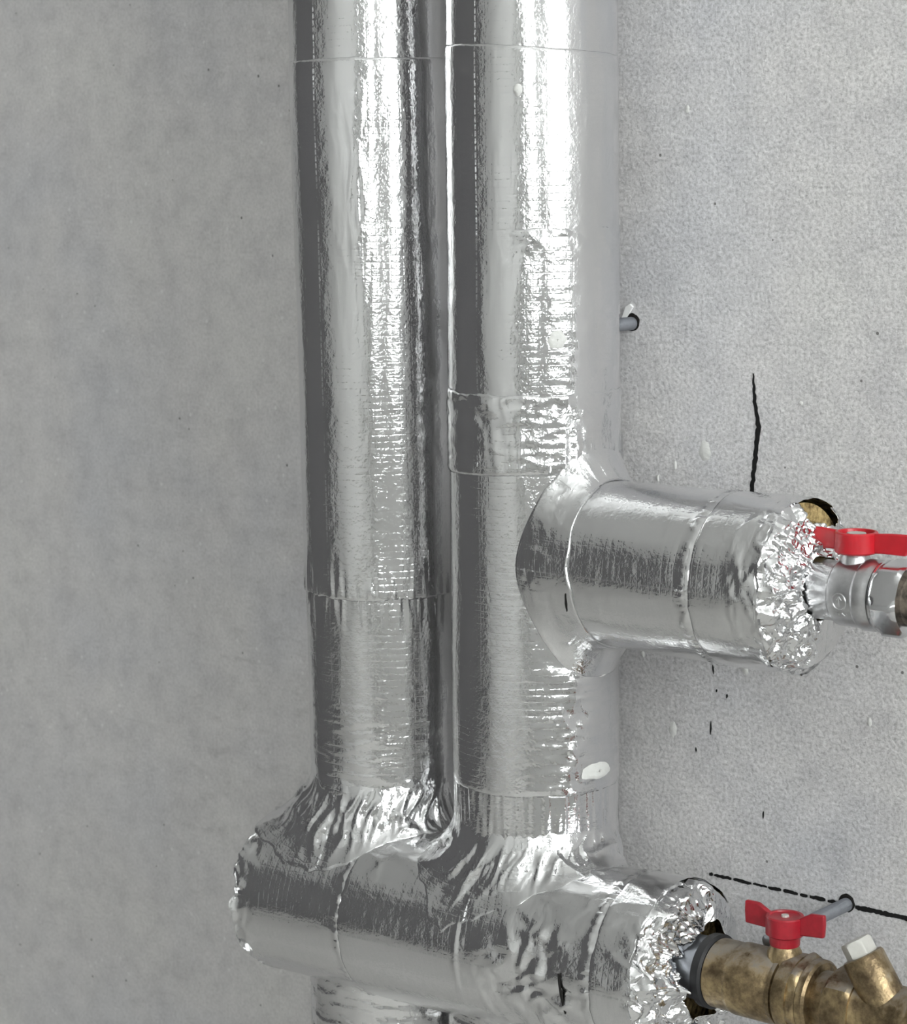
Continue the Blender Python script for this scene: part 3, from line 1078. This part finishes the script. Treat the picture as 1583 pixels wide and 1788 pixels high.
end_cap('end_cap', branch, AX_B, RB + 0.0008, edge(0.1975, 0.0018, 120), 0.0176, 0.007, 130,
        [(104, 26, 0.045, 0.0085)], sector(-178, -88), amp=0.0034, scale=105, label='crumpled foil gathered around the pipe')
lathe('insulation_core', branch, AX_B, [(0.150, RB - 0.0025), (0.1935, RB - 0.0025), (0.1945, RB - 0.008), (0.1925, 0.035), (0.1925, 0.017)], WOOL, 64,
      label='brown mineral wool showing through the torn foil')

# ------------------------------------------------ header
header = empty('insulated_header', (0.0, -0.1102, H - 0.4776),
               'thick foil-wrapped horizontal pipe across the bottom that both risers stand on', 'insulated pipe')


def hd_a(S, TD, Q):
    e = sstep(-S, 0.178, 0.204)
    d = 0.0030 * e * crumple(Q, 75, 141) + bead(S, TD, -0.1045, 144)
    d += 0.00010 * (ridge(Q / np.array([0.008, 0.08, 0.08]), 142) - 0.2)
    d += 0.0005 * sstep(S, -0.118, -0.106) * (ridge(Q / np.array([0.02, 0.006, 0.006]), 143) - 0.2)
    d += 0.0010 * gauss(adiff(TD, 52), 0, 4) * sstep(-S, 0.12, 0.15)
    return d


def hd_b(S, TD, Q):
    pe = gauss(S, 0.052, 0.030) * sstep(adiff(TD, 0), 44, 18) * sstep(adiff(TD, 0), -100, -60)
    d = 0.0036 * pe * crumple(Q, 48, 151)
    d += 0.0007 * (ridge(Q / np.array([0.05, 0.012, 0.012]) + S[..., None] * np.array([20, 6, 0]), 152) - 0.2) * sstep(TD % 360, 20, 60) * sstep(-(TD % 360), -150, -110)
    d += 0.00010 * (ridge(Q / np.array([0.008, 0.08, 0.08]), 153) - 0.2)
    d += bead(S, TD, 0.0945, 154)
    d += 0.0011 * gauss(S, -0.005, 0.0016) * gauss(adiff(TD, 5), 0, 30)
    return d


def hd_c(S, TD, Q):
    e = sstep(S, 0.108, 0.13)
    return 0.0010 * e * crumple(Q, 70, 161) + 0.0005 * (ridge(Q / np.array([0.03, 0.012, 0.012]), 162) - 0.2)


foil_tube('sleeve', header, AX_M, RM - 0.0012, edge(-0.2000, 0.0050, 145), edge(-0.1010, 0.0009, 146), base_disp_x(147, hd_a), lip=(False, True),
          crum=lambda S, TD, P: 0.4 * sstep(-S, 0.185, 0.204))
foil_tube('sleeve', header, AX_M, RM - 0.0002, edge(-0.1030, 0.0009, 148), edge(0.1000, 0.0009, 149), base_disp_x(155, hd_b),
          crum=lambda S, TD, P: 0.40 * gauss(S, 0.052, 0.030) * sstep(adiff(TD, 0), 44, 18) * sstep(adiff(TD, 0), -100, -60))
foil_tube('sleeve', header, AX_M, RM + 0.0006, edge(0.0975, 0.0009, 156), edge(0.1270, 0.0022, 157), base_disp_x(163, hd_c), lip=(True, False),
          crum=lambda S, TD, P: 0.25 * sstep(S, 0.115, 0.13))


def rin_m(thd):
    return 0.0225 + 0.011 * np.exp(-(adiff(thd, -58) / 42) ** 2) + 0.007 * np.exp(-(adiff(thd, 118) / 22) ** 2)


end_cap('end_cap', header, AX_M, RM + 0.0006, edge(0.1270, 0.0022, 157), rin_m, 0.010, 170, [], sector(108, 188), amp=0.0062, scale=44, crum=0.22,
        ctr=(-0.003, 0.0055), label='crumpled foil gathered around the pipe')
AX_MB = Axis(AX_M.A, -AX_M.d, AX_M.e1, AX_M.e2)
end_cap('end_cap', header, AX_MB, RM - 0.0012, lambda t: -edge(-0.2000, 0.0050, 145)(t), 0.004, 0.004, 190, [], sector(400, 401), amp=0.0035, scale=60,
        label='crumpled foil over the closed end')
lathe('insulation_core', header, AX_M, [(0.09, RM - 0.005), (0.117, RM - 0.005), (0.121, RM - 0.012), (0.122, 0.017)], WOOL, 64,
      label='yellow mineral wool showing through the gap')


def tear(parent, ax, R, path, width):
    """black sliver laid on the foil, painting the shadowed wool inside a split"""
    n = 9
    s_, t_ = [np.interp(np.linspace(0, 1, n), np.linspace(0, 1, len(path)), [p[k] for p in path]) for k in (0, 1)]
    w = width * np.sin(np.linspace(0.06, 1, n) * math.pi * 0.97) * (1 + 0.3 * rng.uniform(-1, 1, n))
    rows = [ax.p(s_ + k * w, np.radians(t_), np.full(n, R + h)) for k, h in ((-0.5, -0.0004), (-0.2, 0.0010), (0.2, 0.0010), (0.5, -0.0004))]
    mesh_obj('tear', np.concatenate(rows), grid_faces(4, n, False).tolist(), DARKHOLE, parent, True, label='slit torn in the foil, inner shadow painted black')


tear(header, AX_M, RM + 0.0006, [(0.0757, 6.5), (0.0770, -4), (0.0776, -9), (0.0783, -19)], 0.0022)
tear(branch, AX_B, RB + 0.0006, [(0.0632, -13), (0.0612, -27)], 0.0022)

# ------------------------------------------------ pipes carrying on below the header
for nm_ax, lab, sd in ((AX_L, 'foil-wrapped pipe running down from the header below the left riser', 200),
                       (AX_R, 'foil-wrapped pipe running down from the header below the nearer riser', 210)):
    zc = H - 0.53
    root = empty('insulated_downpipe', (nm_ax.A[0], -0.09, 0.0), lab, 'insulated pipe', 'foil-wrapped pipes below the header')
    foil_tube('sleeve', root, nm_ax, RL + 0.0045, -0.74, -0.500,
              base_disp(sd, lambda S, TD, Q: 0.0007 * (ridge(Q / np.array([0.03, 0.03, 0.008]), 201) - 0.2) + 0.0009 * gauss(adiff(TD, 42), 0, 5) * crumple(Q, 90, 202)),
              nt=200, crum=lambda S, TD, P: 0.15 + 0 * S)
    foil_tube('sleeve', root, nm_ax, RL + 0.0040, -H, -0.7395, base_disp(sd + 3), nt=96, rs=0.02, lip=(False, False))


# ---------------------------------------------------------------- chrome ball valve on the branch
valve1 = empty('ball_valve', (0.225, -0.09, H - 0.2333), 'chrome ball valve with bright red wing handle at the end of the branch', 'valve', 'ball valves')
lathe('body', valve1, AX_B, [(0.198, 0.0172), (0.2205, 0.0172), (0.2215, 0.0178), (0.2228, 0.0190), (0.2245, 0.0193), (0.2375, 0.0193),
                             (0.2385, 0.0200), (0.2395, 0.0203), (0.2455, 0.0203), (0.2468, 0.0196), (0.2480, 0.0196)], CHROME, 72)
lathe('groove_ring', valve1, AX_B, [(0.2474, 0.0172), (0.2488, 0.0172)], RUBBER, 48)
lathe('union_ring', valve1, AX_B, [(0.2486, 0.0190), (0.2490, 0.0203), (0.2503, 0.0205), (0.2507, 0.0192)], POLISHED, 72)
hexnut('hex_end', valve1, AX_B, 0.2505, 0.2665, 0.0196, POLISHED, rot=math.radians(22), cham=0.003)
AX_S1 = Axis((0.2300, -0.09, H - 0.2333), (0, 0, 1), (0, -1, 0), (1, 0, 0))
lathe('stem_boss', valve1, AX_S1, [(0.012, 0.0092), (0.0195, 0.0088), (0.0215, 0.0078), (0.0232, 0.0075)], CHROME, 48)


def emblem(parent, ax, R, s, thd):
    """cast-on mark: a raised ring around an upright arrow, with worn figures below"""
    def strip(path, w, hgt, name, closed=False):
        path = np.array(path, float)
        n = len(path)
        d = (np.roll(path, -1, 0) - np.roll(path, 1, 0)) if closed else np.gradient(path, axis=0)
        d /= np.linalg.norm(d, axis=1)[:, None]
        nn = np.stack([-d[:, 1], d[:, 0]], -1)
        rows = []
        for off, h_ in ((-w / 2, 0.0), (-w / 4, hgt), (w / 4, hgt), (w / 2, 0.0)):
            q = path + nn * off
            rows.append(ax.p(s + q[:, 0], math.radians(thd) + q[:, 1] / R, np.full(n, R + h_)))
        V = np.concatenate(rows)
        F = grid_faces(4, n, closed).tolist()
        mesh_obj(name, V, F, CHROME, parent, True)
    ph = np.linspace(0, 2 * math.pi, 36, endpoint=False)
    strip(np.stack([0.0042 * np.cos(ph), 0.0046 * np.sin(ph)], -1), 0.0011, 0.0006, 'cast_ring', True)
    strip([(0, -0.0028), (0, -0.001), (0, 0.001), (0, 0.0028)], 0.0010, 0.0006, 'cast_arrow')
    strip([(-0.0016, 0.0010), (-0.0008, 0.0020), (0, 0.0030)], 0.0009, 0.0006, 'cast_arrow')
    strip([(0.0016, 0.0010), (0.0008, 0.0020), (0, 0.0030)], 0.0009, 0.0006, 'cast_arrow')
    for k_, (a, b) in enumerate((((-0.0040, -0.0066), (-0.0022, -0.0066)), ((-0.0031, -0.0066), (-0.0031, -0.0088)),
                                 ((-0.0012, -0.0066), (-0.0012, -0.0088)), ((0.0008, -0.0068), (0.0022, -0.0086)),
                                 ((0.0036, -0.0066), (0.0036, -0.0088)))):
        strip([a, ((a[0] + b[0]) / 2, (a[1] + b[1]) / 2), b], 0.0008, 0.0004, 'cast_figure')


emblem(valve1, AX_B, 0.0193, 0.2310, -7)


def wing_handle(parent, cx, cy, z0, mat, hub_r, hub_h, wing_l, wing_h0, wing_h1, thick, drop, open_hub, rotz, tip_cut):
    """pressed butterfly handle: a round hub band with a nut inside and two upright wings"""
    c, s_ = math.cos(rotz), math.sin(rotz)

    def xf(V):
        X = V[:, 0] * c - V[:, 1] * s_ + cx
        Y = V[:, 0] * s_ + V[:, 1] * c + cy
        return np.stack([X, Y, V[:, 2] + z0], -1)
    axh = Axis((cx, cy, z0), (0, 0, 1), (0, -1, 0), (1, 0, 0))
    hub_in = hub_r - thick
    n = 56
    prof = [(0.0, hub_r - 0.0012), (0.0010, hub_r), (hub_h - 0.0008, hub_r), (hub_h, hub_r - 0.0006), (hub_h, hub_in + 0.0004), (hub_h - 0.0008, hub_in)]
    prof += [(hub_h * 0.35, hub_in)] if open_hub else [(hub_h - 0.0010, hub_in - 0.001)]
    hub = lathe('handle', parent, axh, prof, mat, n, label='red painted wing handle')
    nutz = hub_h * (0.35 if open_hub else 0.72)
    hexnut('retaining_nut', parent, axh, nutz, hub_h - (0.0008 if open_hub else -0.0002), 0.0052 if open_hub else 0.0021, PLUGGREY, rot=0.3, cham=0.0012)
    for sg in (-1, 1):
        # outline of the wing seen from the front (along x, height), then given thickness across
        out = [(hub_r * 0.80, drop), (hub_r * 0.80 + wing_l * 0.25, drop + 0.0004), (hub_r * 0.8 + wing_l * (0.86 if tip_cut else 0.97), wing_h0),
               (hub_r * 0.8 + wing_l, wing_h0 + (wing_h1 - wing_h0) * 0.55), (hub_r * 0.8 + wing_l * 0.985, wing_h1),
               (hub_r * 0.8 + wing_l * 0.5, wing_h1 - 0.0003), (hub_r * 0.80, hub_h - 0.0004)]
        m_ = len(out)
        V, F = [], []
        # slight S-bend of the wing away from the axis, thickened rim
        for side in (-1, 1):
            for (a, b) in out:
                bend = sg * 0.0016 * ((a - hub_r * 0.8) / wing_l) ** 1.5
                V.append((sg * a, side * thick * 0.62 + bend, b))
        F = [list(range(m_)), list(range(m_, 2 * m_))[::-1]] + [[i, m_ + i, m_ + (i + 1) % m_, (i + 1) % m_] for i in range(m_)]
        if sg > 0:
            F = [f[::-1] for f in F]
        o = mesh_obj('wing', xf(np.array(V, float)) , F, mat, hub, 'auto')
        b = o.modifiers.new('bevel', 'BEVEL')
        b.width = 0.0009
        b.segments = 3
        b.limit_method = 'ANGLE'
    return hub


wing_handle(valve1, 0.2303, -0.09, H - 0.2333 + 0.0228, RED, 0.0122, 0.0122, 0.0245, 0.0008, 0.0130, 0.0022, 0.0006, True, 0.0, True)

# corroded fitting screwed into the valve, running out of the picture
fit1 = empty('pipe_fitting', (0.285, -0.09, H - 0.2333), 'dark corroded threaded fitting screwed into the chrome valve', 'pipe fitting')
lathe('thread', fit1, AX_B, [(0.262, 0.0135), (0.2675, 0.0150), (0.270, 0.0152), (0.2712, 0.0146), (0.2724, 0.0152), (0.2736, 0.0146), (0.2748, 0.0152),
                             (0.276, 0.0146)], RUST, 48)
hexnut('hex_body', fit1, AX_B, 0.2755, 0.292, 0.0168, RUST, rot=0.15)
lathe('pipe', fit1, AX_B, [(0.291, 0.0135), (0.340, 0.0135)], RUST, 40)

# ---------------------------------------------------------------- brass valve train on the header
valve2 = empty('ball_valve', (0.185, -0.106, H - 0.4681), 'tarnished brass ball valve with dusty red wing handle on the header end', 'valve', 'ball valves')
lathe('gasket', valve2, AX_V, [(0.1445, 0.0195), (0.1450, 0.0222), (0.1500, 0.0224), (0.1512, 0.0205)], RUBBER, 64, label='black rubber ring')
lathe('pipe_stub', valve2, AX_V, [(0.118, 0.0185), (0.1455, 0.0195)], ZINC, 48)
lathe('body', valve2, AX_V, [(0.1510, 0.0195), (0.1520, 0.0206), (0.1655, 0.0207), (0.1668, 0.0209), (0.1676, 0.0214), (0.1690, 0.0216), (0.1925, 0.0215),
                             (0.1935, 0.0209), (0.1955, 0.0207), (0.1965, 0.0212), (0.1985, 0.0212), (0.1990, 0.0196), (0.2000, 0.0194)], BRASS, 80)
lathe('end_nut', valve2, AX_V, [(0.2000, 0.0200), (0.2008, 0.0222), (0.2040, 0.0228), (0.2100, 0.0228)], BRASS, 80)
hexnut('hex_collar', valve2, AX_V, 0.2090, 0.2160, 0.0215, BRASS, rot=0.25, cham=0.003)
lathe('end_ring', valve2, AX_V, [(0.2150, 0.0208), (0.2165, 0.0222), (0.2205, 0.0220), (0.2220, 0.0206), (0.2224, 0.0170)], BRASS, 72)
AX_S2 = Axis((0.1963, -0.106, H - 0.4681), (0, 0, 1), (0, -1, 0), (1, 0, 0))
lathe('stem_boss', valve2, AX_S2, [(0.014, 0.0105), (0.0230, 0.0100), (0.0255, 0.0085), (0.0290, 0.0078)], BRASS, 48)
lathe('stem_sleeve', valve2, AX_S2, [(0.0262, 0.0078), (0.0270, 0.0087), (0.0330, 0.0092)], REDOLD, 48)
wing_handle(valve2, 0.1963, -0.106, H - 0.4681 + 0.0325, REDOLD, 0.0112, 0.0120, 0.0170, 0.0030, 0.0165, 0.0026, 0.0018, False, 0.0, False)

strainer = empty('strainer', (0.255, -0.106, H - 0.4681), 'tarnished brass Y-strainer with a slanting leg and grey hex plug', 'strainer')
lathe('neck', strainer, AX_V, [(0.2200, 0.0165), (0.2300, 0.0165), (0.2330, 0.0175)], BRASS, 64)
hexnut('hex_end', strainer, AX_V, 0.2320, 0.2490, 0.0200, BRASS, rot=0.18, cham=0.003)
lathe('body', strainer, AX_V, [(0.2480, 0.0190), (0.2500, 0.0182), (0.2560, 0.0176), (0.2760, 0.0184), (0.2800, 0.0200), (0.2860, 0.0203)], BRASS, 64)
hexnut('hex_end', strainer, AX_V, 0.2850, 0.3050, 0.0200, BRASS, rot=0.18, cham=0.003)
leg_d = np.array([-0.50, -0.06, 0.86])
AX_LEG = Axis((0.2695, -0.108, H - 0.4681 + 0.000), leg_d, (0, -1, 0), (1, 0, 0))
lathe('leg', strainer, AX_LEG, [(-0.004, 0.0126), (0.010, 0.0126), (0.0370, 0.0122), (0.0385, 0.0115), (0.0387, 0.0090)], BRASS, 56, label='slanting filter leg')
hexnut('plug', strainer, AX_LEG, 0.0380, 0.0480, 0.0080, PLUGGREY, rot=0.42, cham=0.0015, label='pale grey hex plug')
# worn cast figures on the body
for k_, (a, b, c2) in enumerate(((0.262, -20, 0.0022), (0.2655, -24, 0.0016), (0.2690, -19, 0.0022), (0.2715, -25, 0.0014))):
    t = math.radians(b)
    for sl in (-1, 1):
        q = np.array([AX_V.p(np.array([a + sl * c2 * u]), np.array([t + u * 0.10]), np.array([0.0182]))[0] for u in (-1, 0, 1)])
        q2 = q + np.array([0.0006, 0, 0.0004])
        up_v = AX_V.o(np.array([t]))[0] * 0.0012
        V = np.concatenate([q, q2, q + up_v, q2 + up_v])
        F = [(0, 1, 7, 6), (1, 2, 8, 7), (6, 7, 10, 9), (7, 8, 11, 10), (9, 10, 4, 3), (10, 11, 5, 4), (0, 6, 9, 3), (2, 5, 11, 8)]
        mesh_obj('cast_figure', V, F, BRASS, strainer, False)


# ---------------------------------------------------------------- wall studs of the pipe clamps
def stud(loc, length, label, white_chip):
    x_, z_ = loc
    root = empty('clamp_stud', (x_, 0, z_ + H), label, 'stud', 'threaded studs of the pipe clamps')
    ax = Axis((x_, 0, z_ + H), (0, -1, 0), (0, 0, 1), (1, 0, 0))
    prof = []
    s = -0.01
    while s < length:
        prof += [(s, 0.0040), (s + 0.0004, 0.0043), (s + 0.0008, 0.0040)]
        s += 0.00125
    lathe('rod', root, ax, prof, ZINC, 28, smooth=True)
    # ragged black disc around it paints the shade inside the drill hole
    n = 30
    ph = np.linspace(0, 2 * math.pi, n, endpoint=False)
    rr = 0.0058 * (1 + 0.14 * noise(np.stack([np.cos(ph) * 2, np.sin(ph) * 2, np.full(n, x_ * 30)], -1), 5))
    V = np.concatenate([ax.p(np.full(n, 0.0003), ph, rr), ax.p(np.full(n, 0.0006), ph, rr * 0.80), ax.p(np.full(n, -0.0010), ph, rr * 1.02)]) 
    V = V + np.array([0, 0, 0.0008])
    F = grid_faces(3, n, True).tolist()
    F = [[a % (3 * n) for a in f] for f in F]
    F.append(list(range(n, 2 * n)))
    mesh_obj('drill_hole', V, F, DARKHOLE, root, False, label='ragged drill hole, its shade painted black')
    if white_chip:
        pts = [(-0.0075, 0.0035), (-0.0045, 0.0105), (-0.0012, 0.0125), (0.0010, 0.0105), (-0.0018, 0.0065), (-0.0052, 0.0018)]
        V = [(x_ + a, -0.0016, z_ + H + b) for a, b in pts] + [(x_ + a * 1.05, 0.0004, z_ + H + b) for a, b in pts]
        m_ = len(pts)
        F = [list(range(m_))] + [[i, m_ + i, m_ + (i + 1) % m_, (i + 1) % m_] for i in range(m_)]
        mesh_obj('plug_collar', V, F, WHITEPAINT, root, False, label='white chip of the wall plug')


stud((0.1742, -0.4486), 0.0900, 'grey threaded stud in the wall beside the lower red handle', False)
stud((0.0098, -0.0945), 0.0420, 'grey stud end with a white chip peeking out beside the nearer riser', True)
